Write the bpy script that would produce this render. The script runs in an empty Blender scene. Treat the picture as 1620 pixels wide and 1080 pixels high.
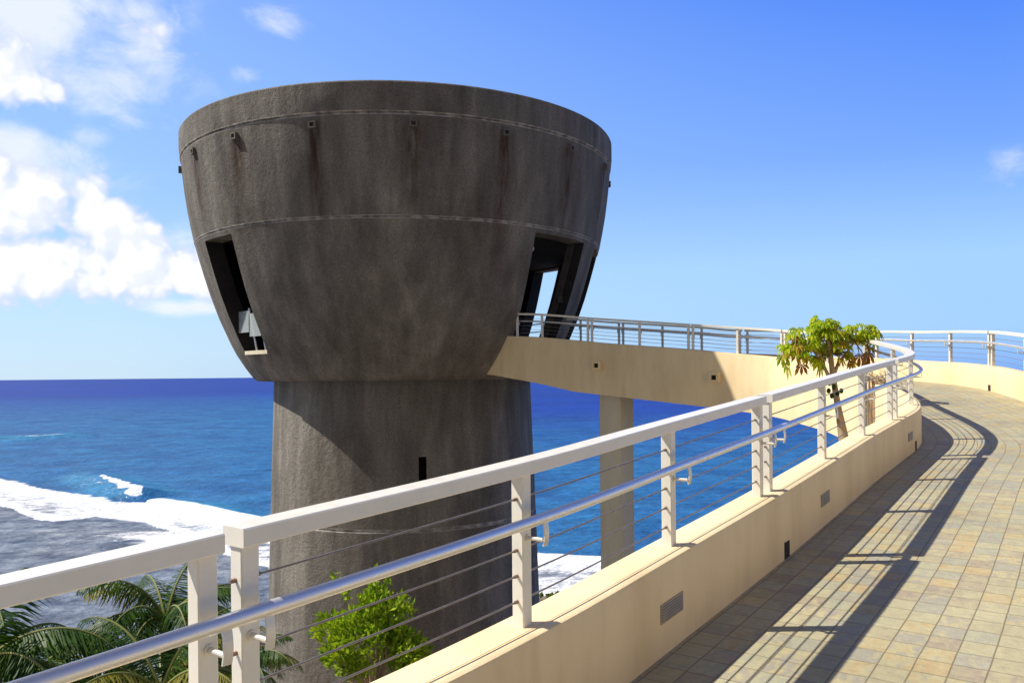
import bpy, bmesh, math, random
from math import sin, cos, radians as R, pi, exp, sqrt, atan2, hypot
from mathutils import Vector, noise, Matrix

random.seed(7)
SC = bpy.context.scene
COL = SC.collection

# ------------------------------------------------------------------ camera numbers (metres, eye at the origin, looking along +Y)
F = 1300.0            # focal length in pixels of the 1620 px wide photograph
CX, CY = 810.0, 592.5
ROLL = R(0.55)

def proj(p):
    """where a world point lands in the photograph, used to place posts and fittings"""
    u = p[0] / p[1] * F; v = -p[2] / p[1] * F
    return (CX + u * cos(ROLL) + v * sin(ROLL), CY - u * sin(ROLL) + v * cos(ROLL))

def ray(px, py):
    a, b = px - CX, py - CY
    u = a * cos(ROLL) - b * sin(ROLL); v = a * sin(ROLL) + b * cos(ROLL)
    return u / F, -v / F       # x/y, z/y

# ------------------------------------------------------------------ object helpers
ORG = {}
def tag(o, label=None, cat=None, group=None, kind=None):
    if label: o['label'] = label
    if cat: o['category'] = cat
    if group: o['group'] = group
    if kind: o['kind'] = kind
    return o

def thing(name, loc, label, cat, group=None):
    o = bpy.data.objects.new(name, None)
    COL.objects.link(o)
    o.location = loc
    o.empty_display_size = 0.2
    ORG[o.name] = Vector(loc)
    return tag(o, label, cat, group)

class MB:
    def __init__(self):
        self.v = []; self.f = []; self.m = []; self.uv = None; self.att = {}
    def add(self, verts, faces, mi=0):
        n = len(self.v)
        self.v.extend(tuple(p) for p in verts)
        for f in faces:
            self.f.append(tuple(i + n for i in f)); self.m.append(mi)
    def box(self, c, sx, sy, sz, ax=None, ay=None, az=None, mi=0, bev=0.0):
        ax = Vector(ax) if ax is not None else Vector((1, 0, 0))
        ay = Vector(ay) if ay is not None else Vector((0, 1, 0))
        az = Vector(az) if az is not None else Vector((0, 0, 1))
        c = Vector(c)
        if bev <= 0:
            vs = [c + ax * (sx / 2 * i) + ay * (sy / 2 * j) + az * (sz / 2 * k) for k in (-1, 1) for j in (-1, 1) for i in (-1, 1)]
            fs = [(0, 2, 3, 1), (4, 5, 7, 6), (0, 1, 5, 4), (2, 6, 7, 3), (0, 4, 6, 2), (1, 3, 7, 5)]
            self.add(vs, fs, mi)
        else:
            hx, hy = sx / 2, sy / 2
            ring = [(hx - bev, -hy), (hx, -hy + bev), (hx, hy - bev), (hx - bev, hy), (-hx + bev, hy), (-hx, hy - bev), (-hx, -hy + bev), (-hx + bev, -hy)]
            vs = [c + ax * a + ay * b + az * (sz / 2 * k) for k in (-1, 1) for a, b in ring]
            fs = [(i, (i + 1) % 8, 8 + (i + 1) % 8, 8 + i) for i in range(8)] + [tuple(range(7, -1, -1)), tuple(range(8, 16))]
            self.add(vs, fs, mi)
    def tube(self, pts, rad, n=10, mi=0, cap=True):
        pts = [Vector(p) for p in pts]
        rads = rad if isinstance(rad, (list, tuple)) else [rad] * len(pts)
        vs = []; fs = []
        prev = None
        for i, p in enumerate(pts):
            t = (pts[min(i + 1, len(pts) - 1)] - pts[max(i - 1, 0)]).normalized()
            if prev is None:
                ref = Vector((0, 0, 1)) if abs(t.z) < 0.9 else Vector((1, 0, 0))
                a = t.cross(ref).normalized()
            else:
                a = (prev - t * prev.dot(t)).normalized()
            b = t.cross(a)
            prev = a
            for k in range(n):
                w = 2 * pi * k / n
                vs.append(p + (a * cos(w) + b * sin(w)) * rads[i])
        for i in range(len(pts) - 1):
            for k in range(n):
                fs.append((i * n + k, i * n + (k + 1) % n, (i + 1) * n + (k + 1) % n, (i + 1) * n + k))
        if cap:
            fs.append(tuple(range(n - 1, -1, -1))); fs.append(tuple((len(pts) - 1) * n + k for k in range(n)))
        self.add(vs, fs, mi)
    def build(self, name, mats, parent=None, origin=None, smooth=False, fix=True):
        if origin is None:
            origin = ORG[parent.name] if parent is not None else Vector((0, 0, 0))
        origin = Vector(origin)
        me = bpy.data.meshes.new(name)
        me.from_pydata([(p[0] - origin.x, p[1] - origin.y, p[2] - origin.z) for p in self.v], [], self.f)
        if not isinstance(mats, (list, tuple)): mats = [mats]
        for m in mats: me.materials.append(m)
        if len(mats) > 1:
            me.polygons.foreach_set('material_index', self.m)
        if self.uv is not None:
            ul = me.uv_layers.new(name='UVMap')
            for lp in me.loops: ul.data[lp.index].uv = self.uv[lp.vertex_index]
        for an, vals in self.att.items():
            at = me.attributes.new(an, 'FLOAT', 'POINT'); at.data.foreach_set('value', vals)
        if fix and not self.att and self.uv is None:
            bm = bmesh.new(); bm.from_mesh(me)
            bmesh.ops.recalc_face_normals(bm, faces=bm.faces)
            bm.to_mesh(me); bm.free()
        if smooth:
            me.polygons.foreach_set('use_smooth', [True] * len(me.polygons))
            if smooth != True:
                me.set_sharp_from_angle(angle=R(smooth))
        o = bpy.data.objects.new(name, me)
        COL.objects.link(o)
        if parent is not None:
            o.parent = parent
            ORG[o.name] = ORG[parent.name]
        else:
            o.location = origin
            ORG[o.name] = origin
        return o

# ------------------------------------------------------------------ material helpers
class NT:
    def __init__(self, tree): self.t = tree; self.n = tree.nodes; self.l = tree.links
    def new(self, typ, **kw):
        nd = self.n.new(typ)
        for k, v in kw.items(): setattr(nd, k, v)
        return nd
    def put(self, sock, v):
        if isinstance(v, bpy.types.NodeSocket): self.l.new(v, sock)
        elif v is not None:
            if hasattr(sock.default_value, '__len__') and not hasattr(v, '__len__'): v = [v] * len(sock.default_value)
            if hasattr(v, '__len__') and len(sock.default_value) == 4 and len(v) == 3: v = (*v, 1)
            sock.default_value = v
    def math(self, op, a, b=None, c=None, clamp=False):
        nd = self.new('ShaderNodeMath', operation=op, use_clamp=clamp)
        self.put(nd.inputs[0], a)
        if b is not None: self.put(nd.inputs[1], b)
        if c is not None: self.put(nd.inputs[2], c)
        return nd.outputs[0]
    def noise(self, vec, scale, detail=3, rough=0.5, dist=0, out='Fac', dims='3D'):
        nd = self.new('ShaderNodeTexNoise', noise_dimensions=dims)
        if vec is not None: self.put(nd.inputs['Vector'], vec)
        self.put(nd.inputs['Scale'], scale); self.put(nd.inputs['Detail'], detail)
        self.put(nd.inputs['Roughness'], rough); self.put(nd.inputs['Distortion'], dist)
        return nd.outputs[out]
    def map(self, vec, scale=(1, 1, 1), loc=(0, 0, 0), rot=(0, 0, 0)):
        nd = self.new('ShaderNodeMapping')
        self.put(nd.inputs['Vector'], vec); self.put(nd.inputs['Scale'], scale); self.put(nd.inputs['Location'], loc); self.put(nd.inputs['Rotation'], rot)
        return nd.outputs[0]
    def rng(self, v, a, b, c=0.0, d=1.0, smooth=False):
        nd = self.new('ShaderNodeMapRange', interpolation_type='SMOOTHSTEP' if smooth else 'LINEAR')
        for i, x in zip(range(5), (v, a, b, c, d)): self.put(nd.inputs[i], x)
        return nd.outputs[0]
    def ramp(self, fac, stops, interp='LINEAR'):
        nd = self.new('ShaderNodeValToRGB'); cr = nd.color_ramp; cr.interpolation = interp
        while len(cr.elements) < len(stops): cr.elements.new(0.5)
        for e, (p, c) in zip(cr.elements, stops):
            e.position = p; e.color = (*c, 1) if len(c) == 3 else c
        self.put(nd.inputs[0], fac)
        return nd.outputs[0]
    def mix(self, fac, a, b, blend='MIX'):
        nd = self.new('ShaderNodeMix', data_type='RGBA', blend_type=blend)
        self.put(nd.inputs[0], fac); self.put(nd.inputs[6], a); self.put(nd.inputs[7], b)
        return nd.outputs[2]
    def bump(self, h, strength=0.3, dist=0.01, normal=None):
        nd = self.new('ShaderNodeBump')
        self.put(nd.inputs['Height'], h); self.put(nd.inputs['Strength'], strength); self.put(nd.inputs['Distance'], dist)
        if normal is not None: self.put(nd.inputs['Normal'], normal)
        return nd.outputs[0]
    def attr(self, name, out='Fac'):
        nd = self.new('ShaderNodeAttribute', attribute_name=name); return nd.outputs[out]
    def coord(self, which='Object'):
        return self.new('ShaderNodeTexCoord').outputs[which]

def material(name):
    m = bpy.data.materials.new(name); m.use_nodes = True
    t = NT(m.node_tree)
    b = t.n['Principled BSDF']
    return m, t, b

def plain(name, col, rough=0.5, metal=0.0, var=0.08, scale=6.0, bump=0.0, bscale=80.0, spec=0.5, streak=False):
    m, t, b = material(name)
    co = t.coord('Object')
    if streak: co2 = t.map(co, (1, 1, 0.12))
    else: co2 = co
    n = t.noise(co2, scale, 5, 0.6)
    dk = tuple(c * (1 - var * 2) for c in col); lt = tuple(min(1, c * (1 + var)) for c in col)
    t.put(b.inputs['Base Color'], t.ramp(n, [(0.25, dk), (0.7, lt)]))
    t.put(b.inputs['Roughness'], t.rng(t.noise(co, scale * 3, 3), 0.3, 0.7, max(0.02, rough - 0.08), min(1, rough + 0.08)))
    b.inputs['Metallic'].default_value = metal
    b.inputs['Specular IOR Level'].default_value = spec
    if bump > 0:
        t.put(b.inputs['Normal'], t.bump(t.noise(co, bscale, 4, 0.6), bump, 0.01))
    return m

# ------------------------------------------------------------------ materials
def mat_concrete():
    m, t, b = material('weathered_concrete')
    co = t.coord('Object')
    st = t.map(co, (1.0, 1.0, 0.16))
    big = t.noise(st, 0.55, 4, 0.55)
    mid = t.noise(st, 2.2, 5, 0.65)
    pat = t.noise(co, 0.5, 4, 0.6)
    fine = t.noise(co, 26, 4, 0.7)
    pit = t.noise(co, 60, 2, 0.6)
    v = t.math('ADD', t.math('MULTIPLY', big, 0.5), t.math('MULTIPLY', mid, 0.5))
    c = t.ramp(v, [(0.30, (0.112, 0.101, 0.087)), (0.5, (0.222, 0.201, 0.173)), (0.70, (0.380, 0.345, 0.295))])
    c = t.mix(t.rng(pat, 0.5, 0.68), c, t.mix(1.0, c, (0.78, 0.77, 0.77), 'MULTIPLY'))
    c = t.mix(t.math('MULTIPLY', t.rng(t.noise(t.map(co, (1, 1, 0.45), loc=(3, 1, 0)), 0.42, 5, 0.62), 0.50, 0.68), 0.32), c, (0.165, 0.118, 0.086))
    spk = t.rng(fine, 0.36, 0.66, 0.74, 1.2)
    c = t.mix(1.0, c, spk, 'MULTIPLY')
    holes = t.rng(pit, 0.60, 0.70, 1.0, 0.5)
    c = t.mix(1.0, c, holes, 'MULTIPLY')
    # drip stains and pale ledges follow attributes of the shell itself
    rust = t.math('MULTIPLY', t.attr('rust'), t.rng(t.noise(t.map(co, (1, 1, 0.1)), 7, 4, 0.6), 0.33, 0.6, 0.2, 1.0), clamp=True)
    c = t.mix(rust, c, (0.062, 0.034, 0.020))
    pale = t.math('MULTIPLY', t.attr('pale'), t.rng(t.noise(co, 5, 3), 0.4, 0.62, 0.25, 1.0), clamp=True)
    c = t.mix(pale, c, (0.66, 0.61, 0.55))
    t.put(b.inputs['Base Color'], c)
    b.inputs['Roughness'].default_value = 0.92
    b.inputs['Specular IOR Level'].default_value = 0.2
    lump = t.noise(co, 7, 4, 0.6)
    h = t.math('ADD', t.math('MULTIPLY', fine, 0.55), t.math('ADD', t.math('MULTIPLY', pit, 0.3), t.math('MULTIPLY', lump, 0.8)))
    t.put(b.inputs['Normal'], t.bump(h, 0.9, 0.05))
    return m

def mat_stucco(name, col):
    m, t, b = material(name)
    co = t.coord('Object')
    st = t.map(co, (1.0, 1.0, 0.25))
    n = t.noise(st, 1.6, 6, 0.65)
    d = t.noise(st, 9.0, 4, 0.6)
    c = t.ramp(n, [(0.3, tuple(x * y for x, y in zip(col, (0.86, 0.83, 0.78)))), (0.55, col), (0.75, tuple(min(1, x * 1.05) for x in col))])
    c = t.mix(t.rng(d, 0.58, 0.78, 0, 0.22), c, tuple(x * y for x, y in zip(col, (0.72, 0.66, 0.58))))
    drip = t.noise(t.map(co, (1, 1, 0.07)), 5.5, 4, 0.65)
    c = t.mix(t.math('MULTIPLY', t.rng(drip, 0.56, 0.74, 0, 1, True), t.rng(t.noise(co, 0.9, 3), 0.42, 0.62, 0.05, 0.32)), c, tuple(x * y for x, y in zip(col, (0.62, 0.56, 0.48))))
    t.put(b.inputs['Base Color'], c)
    b.inputs['Roughness'].default_value = 0.75
    b.inputs['Specular IOR Level'].default_value = 0.3
    h = t.math('ADD', t.noise(co, 90, 4, 0.6), t.math('MULTIPLY', t.noise(co, 6, 3), 1.2))
    t.put(b.inputs['Normal'], t.bump(h, 0.22, 0.008))
    return m

def mat_tiles():
    m, t, b = material('slate_tiles')
    uv = t.coord('UV')
    sep = t.new('ShaderNodeSeparateXYZ'); t.put(sep.inputs[0], uv)
    wob = t.math('MULTIPLY', t.math('SUBTRACT', t.noise(uv, 5.5, 3), 0.5), 0.020)
    u = t.math('DIVIDE', t.math('ADD', sep.outputs[0], wob), 0.152)
    v = t.math('DIVIDE', t.math('ADD', sep.outputs[1], t.math('MULTIPLY', wob, 0.5)), 0.134)
    iu = t.math('FLOOR', u); iv = t.math('FLOOR', v)
    fu = t.math('SUBTRACT', u, iu); fv = t.math('SUBTRACT', v, iv)
    cell = t.new('ShaderNodeCombineXYZ'); t.put(cell.inputs[0], iu); t.put(cell.inputs[1], iv)
    wn = t.new('ShaderNodeTexWhiteNoise', noise_dimensions='2D'); t.put(wn.inputs['Vector'], cell.outputs[0])
    # cleft slate: cloudy colour inside each tile, seeded by the cell
    off = t.new('ShaderNodeVectorMath', operation='MULTIPLY_ADD')
    t.put(off.inputs[0], wn.outputs['Color']); t.put(off.inputs[1], (40, 40, 40)); t.put(off.inputs[2], uv)
    inner = t.noise(t.map(off.outputs[0], (1.0, 1.7, 1.0)), 11.0, 4, 0.6, 0.3)
    key = t.math('ADD', t.math('MULTIPLY', wn.outputs['Value'], 0.72), t.math('MULTIPLY', t.math('SUBTRACT', inner, 0.30), 0.62))
    c = t.ramp(key, [(0.06, (0.37, 0.305, 0.235)), (0.20, (0.44, 0.395, 0.255)), (0.36, (0.48, 0.445, 0.285)), (0.50, (0.41, 0.405, 0.295)),
                     (0.62, (0.38, 0.355, 0.285)), (0.74, (0.50, 0.450, 0.265)), (0.87, (0.49, 0.375, 0.200)), (0.97, (0.42, 0.380, 0.270))])
    c = t.mix(1.0, c, (0.92, 0.90, 0.84), 'MULTIPLY')
    c = t.mix(1.0, c, t.rng(t.noise(uv, 1.3, 3), 0.3, 0.7, 0.86, 1.08), 'MULTIPLY')
    grain = t.noise(t.map(uv, (40, 14, 1)), 1.0, 4, 0.6)
    c = t.mix(1.0, c, t.rng(grain, 0.3, 0.7, 0.88, 1.08), 'MULTIPLY')
    du = t.math('MINIMUM', fu, t.math('SUBTRACT', 1.0, fu)); dv = t.math('MINIMUM', fv, t.math('SUBTRACT', 1.0, fv))
    ju = t.rng(du, 0.010, 0.030, 0.70, 0.0); jv = t.rng(dv, 0.010, 0.034, 0.25, 1.0)
    jv = t.math('SUBTRACT', 1.0, jv)
    j = t.math('MAXIMUM', ju, jv)
    c = t.mix(j, c, (0.16, 0.13, 0.075))
    t.put(b.inputs['Base Color'], c)
    t.put(b.inputs['Roughness'], t.rng(inner, 0.3, 0.7, 0.55, 0.8))
    b.inputs['Specular IOR Level'].default_value = 0.35
    h = t.math('ADD', t.math('MULTIPLY', t.math('SUBTRACT', 1.0, j), 0.6), t.math('ADD', t.math('MULTIPLY', inner, 0.7), t.math('MULTIPLY', grain, 0.15)))
    t.put(b.inputs['Normal'], t.bump(h, 0.5, 0.012))
    return m

def mat_sea():
    m, t, b = material('sea_water')
    co = t.coord('Object')
    foam_a = t.attr('foam'); shal = t.attr('shallow'); far = t.attr('far'); teal = t.attr('teal')
    p = t.map(co, (1.0, 1.25, 1.0), rot=(0, 0, R(14)))
    n1 = t.noise(p, 0.045, 4, 0.6); n2 = t.noise(p, 0.22, 4, 0.65); n3 = t.noise(p, 1.1, 3, 0.6)
    wind = t.noise(t.map(co, (0.35, 1.0, 1.0)), 0.012, 4, 0.6)
    deep = t.ramp(wind, [(0.3, (0.001, 0.021, 0.205)), (0.7, (0.002, 0.036, 0.300))])
    mid = t.ramp(n1, [(0.3, (0.004, 0.068, 0.215)), (0.7, (0.018, 0.140, 0.320))])
    c = t.mix(teal, deep, mid)
    reef = t.ramp(n2, [(0.3, (0.105, 0.130, 0.180)), (0.5, (0.165, 0.190, 0.235)), (0.7, (0.24, 0.26, 0.28))])
    c = t.mix(t.math('MULTIPLY', shal, t.rng(n1, 0.25, 0.6, 0.8, 1.0)), c, reef)
    turq = t.attr('turquoise')
    c = t.mix(turq, c, (0.03, 0.33, 0.48))
    chop = t.math('MULTIPLY', t.rng(n2, 0.33, 0.67, 0.72, 1.28), t.rng(n3, 0.3, 0.7, 0.82, 1.18))
    c = t.mix(1.0, c, chop, 'MULTIPLY')
    # foam breaks up with noise
    fn = t.noise(t.map(co, (0.8, 1.3, 1)), 0.32, 6, 0.68, 0.6)
    thr = t.math('SUBTRACT', t.math('ADD', t.math('MULTIPLY', foam_a, 1.25), fn), 0.92)
    fm = t.rng(thr, 0.0, 0.26, 0.0, 1.0, True)
    lace = t.rng(t.noise(co, 1.3, 5, 0.7, 0.4), 0.34, 0.56, 0.45, 1.0)
    fm = t.math('MULTIPLY', fm, t.math('MAXIMUM', lace, t.rng(foam_a, 0.55, 0.95)), clamp=True)
    c = t.mix(fm, c, (0.95, 0.96, 0.97))
    h = t.math('ADD', t.math('MULTIPLY', n1, 5.0), t.math('ADD', t.math('MULTIPLY', n2, 1.7), t.math('MULTIPLY', n3, 0.32)))
    h = t.math('ADD', h, t.math('MULTIPLY', fm, 0.35))
    nrm = t.bump(h, 0.6, 1.0)
    df = t.new('ShaderNodeBsdfDiffuse'); t.put(df.inputs['Color'], c); t.put(df.inputs['Normal'], nrm)
    gl = t.new('ShaderNodeBsdfGlossy'); gl.inputs['Roughness'].default_value = 0.30; t.put(gl.inputs['Color'], (0.9, 0.95, 1.0)); t.put(gl.inputs['Normal'], nrm)
    fr = t.new('ShaderNodeFresnel'); fr.inputs['IOR'].default_value = 1.33; t.put(fr.inputs['Normal'], nrm)
    fac = t.math('MULTIPLY', t.math('MINIMUM', fr.outputs[0], 0.16), t.math('MULTIPLY', t.rng(fm, 0, 1, 0.85, 0.1), t.rng(shal, 0, 1, 1.0, 0.30)))
    mx = t.new('ShaderNodeMixShader'); t.put(mx.inputs[0], fac)
    t.l.new(df.outputs[0], mx.inputs[1]); t.l.new(gl.outputs[0], mx.inputs[2])
    t.l.new(mx.outputs[0], t.n['Material Output'].inputs['Surface'])
    t.n.remove(b)
    return m

def mat_leaf(name, c1, c2, trans=0.3, scale=3.0, rough=0.45):
    m, t, b = material(name)
    co = t.coord('Object')
    n = t.noise(co, scale, 3, 0.6)
    geo = t.new('ShaderNodeNewGeometry')
    rnd = geo.outputs['Random Per Island']
    f = t.math('ADD', t.math('MULTIPLY', n, 0.5), t.math('MULTIPLY', rnd, 0.5))
    c = t.ramp(f, [(0.25, c1), (0.75, c2)])
    t.put(b.inputs['Base Color'], c)
    b.inputs['Roughness'].default_value = rough
    b.inputs['Specular IOR Level'].default_value = 0.12
    tr = t.new('ShaderNodeBsdfTranslucent')
    t.put(tr.inputs['Color'], t.mix(1.0, c, (1.25, 1.3, 0.6), 'MULTIPLY'))
    mx = t.new('ShaderNodeMixShader'); mx.inputs[0].default_value = trans
    t.l.new(b.outputs[0], mx.inputs[1]); t.l.new(tr.outputs[0], mx.inputs[2])
    t.l.new(mx.outputs[0], t.n['Material Output'].inputs['Surface'])
    return m

def mat_glass():
    m, t, b = material('balustrade_glass')
    b.inputs['Base Color'].default_value = (0.75, 0.82, 0.82, 1)
    b.inputs['Roughness'].default_value = 0.25
    b.inputs['Alpha'].default_value = 0.32
    n = t.noise(t.coord('Object'), 3, 3)
    t.put(b.inputs['Roughness'], t.rng(n, 0.3, 0.7, 0.2, 0.4))
    return m

M = {}
M['concrete'] = mat_concrete()
M['inside'] = plain('interior_shade_concrete', (0.032, 0.029, 0.028), 0.9, var=0.15, scale=2, bump=0.3, spec=0.2)  # same concrete turned near black; shade of jambs and lookout put into colour
M['cream'] = mat_stucco('cream_stucco', (0.86, 0.690, 0.42))
M['pier'] = mat_stucco('pier_stucco', (0.70, 0.63, 0.46))
M['tiles'] = mat_tiles()
M['slab'] = plain('slab_underside', (0.45, 0.40, 0.32), 0.85, bump=0.2)
M['white_rail'] = plain('white_painted_aluminium', (0.79, 0.75, 0.655), 0.36, var=0.03, scale=9, bump=0.02, bscale=200)
M['steel'] = plain('brushed_steel', (0.82, 0.80, 0.77), 0.45, 0.75, var=0.02, scale=3)
M['bracket'] = plain('cast_bracket', (0.72, 0.68, 0.60), 0.4, 0.3, var=0.06)
M['cable'] = plain('steel_cable', (0.27, 0.235, 0.20), 0.5, 0.55, var=0.12, scale=20)
M['copper'] = plain('cable_sleeve', (0.30, 0.20, 0.15), 0.45, 0.6, var=0.15, scale=20)
M['grey_metal'] = plain('grey_louvre', (0.36, 0.31, 0.25), 0.55, 0.2, var=0.12)
M['dark_metal'] = plain('dark_louvre_slots', (0.22, 0.19, 0.155), 0.6, 0.2, var=0.12)
M['dark'] = plain('hole_shade', (0.022, 0.018, 0.015), 0.9, var=0.1)  # near-black colour stands in for the shade inside holes and slit
M['spout'] = plain('spout_concrete', (0.07, 0.062, 0.055), 0.9, var=0.2, bump=0.3)
M['spout_pale'] = plain('spout_grey_concrete', (0.15, 0.135, 0.12), 0.9, var=0.2, bump=0.3)
M['lamp'] = plain('lamp_globe', (0.62, 0.60, 0.55), 0.4)
M['glass'] = mat_glass()
M['sea'] = mat_sea()
M['soil'] = plain('coastal_soil', (0.17, 0.125, 0.08), 0.95, var=0.25, scale=0.35, bump=0.5, bscale=3)
M['bark'] = plain('pale_bark', (0.46, 0.34, 0.22), 0.9, var=0.22, scale=7, bump=0.6, bscale=30, streak=True)
M['palm_bark'] = plain('palm_bark', (0.17, 0.13, 0.095), 0.9, var=0.2, scale=8, bump=0.6, bscale=24)
M['dry'] = plain('dry_stem', (0.42, 0.29, 0.17), 0.95, var=0.3, scale=9, bump=0.6, bscale=40, streak=True)
M['straw'] = plain('pale_straw', (0.60, 0.48, 0.32), 0.9, var=0.2, scale=12, bump=0.4, bscale=40)
M['palm_leaf'] = mat_leaf('palm_leaf', (0.014, 0.048, 0.008), (0.060, 0.125, 0.016), 0.22)
M['palm_young'] = mat_leaf('palm_yellow_leaf', (0.16, 0.17, 0.03), (0.30, 0.27, 0.06), 0.3)
M['shrub_leaf'] = mat_leaf('bright_leaf', (0.095, 0.215, 0.010), (0.440, 0.540, 0.035), 0.30, 2.0)
M['papaya'] = mat_leaf('papaya_leaf', (0.26, 0.42, 0.014), (0.62, 0.64, 0.035), 0.50, 4)
M['papaya_y'] = mat_leaf('papaya_yellowing_leaf', (0.36, 0.30, 0.03), (0.48, 0.32, 0.04), 0.35, 4)
M['papaya_b'] = mat_leaf('papaya_withered_leaf', (0.28, 0.115, 0.030), (0.44, 0.210, 0.055), 0.25, 4, 0.8)
M['petiole'] = plain('petiole', (0.20, 0.22, 0.05), 0.6)
M['bush'] = mat_leaf('coast_bush_leaf', (0.05, 0.12, 0.015), (0.16, 0.22, 0.03), 0.3)

# ------------------------------------------------------------------ ramp path (inner parapet post line): x, y, cap height
CTRL = [(-4.6, -2.45, -1.43), (-2.95, -0.50, -1.225), (-1.45, 1.27, -1.065), (-0.70, 2.17, -0.998), (0.034, 3.06, -0.930), (0.77, 4.05, -0.844), (1.55, 5.12, -0.757),
        (2.40, 6.34, -0.662), (3.17, 7.45, -0.575), (3.90, 8.47, -0.497), (4.56, 9.42, -0.423), (4.93, 10.25, -0.345), (5.22, 11.2, -0.262), (5.62, 12.8, -0.125),
        (5.95, 14.2, 0.03), (6.15, 15.6, 0.14), (6.10, 17.0, 0.225), (5.85, 18.1, 0.33), (5.05, 19.0, 0.455), (4.13, 19.55, 0.565),
        (3.09, 20.18, 0.69), (1.97, 20.82, 0.82), (0.82, 21.40, 0.965), (-0.10, 21.90, 1.03), (-0.70, 22.25, 1.075), (-1.30, 22.60, 1.12), (-2.0, 23.0, 1.18)]
CT = [Vector(c) for c in CTRL]
def catmull(i, t):
    p0, p1, p2, p3 = CT[i - 1], CT[i], CT[i + 1], CT[i + 2]
    return 0.5 * ((2 * p1) + (p2 - p0) * t + (2 * p0 - 5 * p1 + 4 * p2 - p3) * t * t + (3 * p1 - p0 - 3 * p2 + p3) * t ** 3)
PATH = []
for i in range(1, len(CT) - 2):
    for k in range(48): PATH.append(catmull(i, k / 60))
PATH.append(CT[-2].copy())
# smooth once more so that railings bend evenly
for _ in range(60):
    PATH = [PATH[0]] + [(PATH[i - 1] + PATH[i] * 2 + PATH[i + 1]) / 4 for i in range(1, len(PATH) - 1)] + [PATH[-1]]
SL = [0.0]
for a, b in zip(PATH, PATH[1:]): SL.append(SL[-1] + (b.xy - a.xy).length)
STOT = SL[-1]
def at(s):
    s = max(0.0, min(STOT - 1e-6, s))
    lo, hi = 0, len(SL) - 1
    while hi - lo > 1:
        mid = (lo + hi) // 2
        if SL[mid] <= s: lo = mid
        else: hi = mid
    t = (s - SL[lo]) / (SL[hi] - SL[lo])
    p = PATH[lo].lerp(PATH[hi], t)
    a, b = PATH[max(lo - 3, 0)], PATH[min(hi + 3, len(PATH) - 1)]
    d = (b - a); d2 = Vector((d.x, d.y, 0)).normalized()
    n = Vector((d2.y, -d2.x, 0))         # towards the walkway (right of travel)
    tan = d.normalized()
    return p, d2, n, tan
def pt(s, lat, h=0.0):
    p, d2, n, tan = at(s)
    return p + n * lat + Vector((0, 0, h))

W = 2.35                 # distance between the two parapet centre lines
WALL = 0.418              # parapet height above the tiles
HT = 0.11                # half thickness

def solve(px, lat, s0, s1, h=0.3):
    best, bs = 1e9, s0
    n = int((s1 - s0) / 0.01)
    for i in range(n + 1):
        s = s0 + (s1 - s0) * i / n
        q = pt(s, lat, h)
        if q.y < 0.3: continue
        e = abs(proj(q)[0] - px)
        if e < best: best, bs = e, s
    return bs
S_TIP = max((proj(pt(s / 50, 0, 0.3))[0], s / 50) for s in range(int(5 * 50), int(22 * 50)))[1]

def sweep(mb, s0, s1, section, step=0.12, caps=True, mi=0, extra=()):
    """section(s) -> closed list of (lateral, height); extra: stations that must be hit"""
    st = [s0 + (s1 - s0) * i / max(1, int((s1 - s0) / step)) for i in range(max(1, int((s1 - s0) / step)) + 1)]
    st = sorted([s for s in st if all(abs(s - e) > 0.012 for e in extra)] + [e for e in extra if s0 < e < s1])
    n = None; vs = []; fs = []
    for i, s in enumerate(st):
        p, d2, nn, tan = at(s)
        sec = section(s); n = len(sec)
        for lat, h in sec: vs.append(p + nn * lat + Vector((0, 0, h)))
    for i in range(len(st) - 1):
        for k in range(n):
            fs.append((i * n + k, i * n + (k + 1) % n, (i + 1) * n + (k + 1) % n, (i + 1) * n + k))
    if caps:
        fs.append(tuple(range(n - 1, -1, -1))); fs.append(tuple((len(st) - 1) * n + k for k in range(n)))
    mb.add(vs, fs, mi)

# ------------------------------------------------------------------ tower frame
TD = 25.8
TS = TD / 25.0
TCX = (640.0 - 810.0) / F * TD
TC = Vector((TCX, TD, 0))
_t = Vector((-TC.x, -TC.y, 0)).normalized()
_v = -_t
_r = Vector((_v.y, -_v.x, 0))
def tow(phi, rad, z):
    a = R(phi)
    return TC + (_t * cos(a) + _r * sin(a)) * (rad * TS) + Vector((0, 0, z * TS))

# ------------------------------------------------------------------ walkway
S_END = solve(800, -HT, 22, STOT, 0.0) + 0.9
def depth(s):
    # fascia depth below the cap, tapering near the tower
    k = max(0.0, min(1.0, (S_END - 0.5 - s) / 2.3))
    return 1.06 + 0.25 * k
mb = MB(); mb.uv = []
st = [STOT * 0 + S_END * i / 420 for i in range(421)]
NL = 12
for s in st:
    p, d2, n, tan = at(s)
    for k in range(NL + 1):
        lat = HT - 0.03 + (W - 2 * HT + 0.06) * k / NL
        q = p + n * lat + Vector((0, 0, -WALL))
        mb.v.append(tuple(q)); mb.uv.append((s * (1.0), lat))
for i in range(len(st) - 1):
    for k in range(NL):
        a = i * (NL + 1) + k
        mb.f.append((a, a + NL + 1, a + NL + 2, a + 1)); mb.m.append(0)
# the lateral metres stay true along the curve, so rows follow the walls
tag(mb.build('walkway', M['tiles'], origin=(0, 0, 0), smooth=True), kind='structure')

mb = MB()
sweep(mb, 0.0, S_END, lambda s: [(HT - 0.01, -WALL - 0.02), (W - HT + 0.01, -WALL - 0.02), (W - HT + 0.01, -depth(s) + 0.02), (HT - 0.01, -depth(s) + 0.02)], 0.3)
tag(mb.build('footbridge_deck', M['slab'], smooth=30), 'long curved concrete slab carrying the tiled walkway up to the tower', 'bridge deck')

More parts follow.
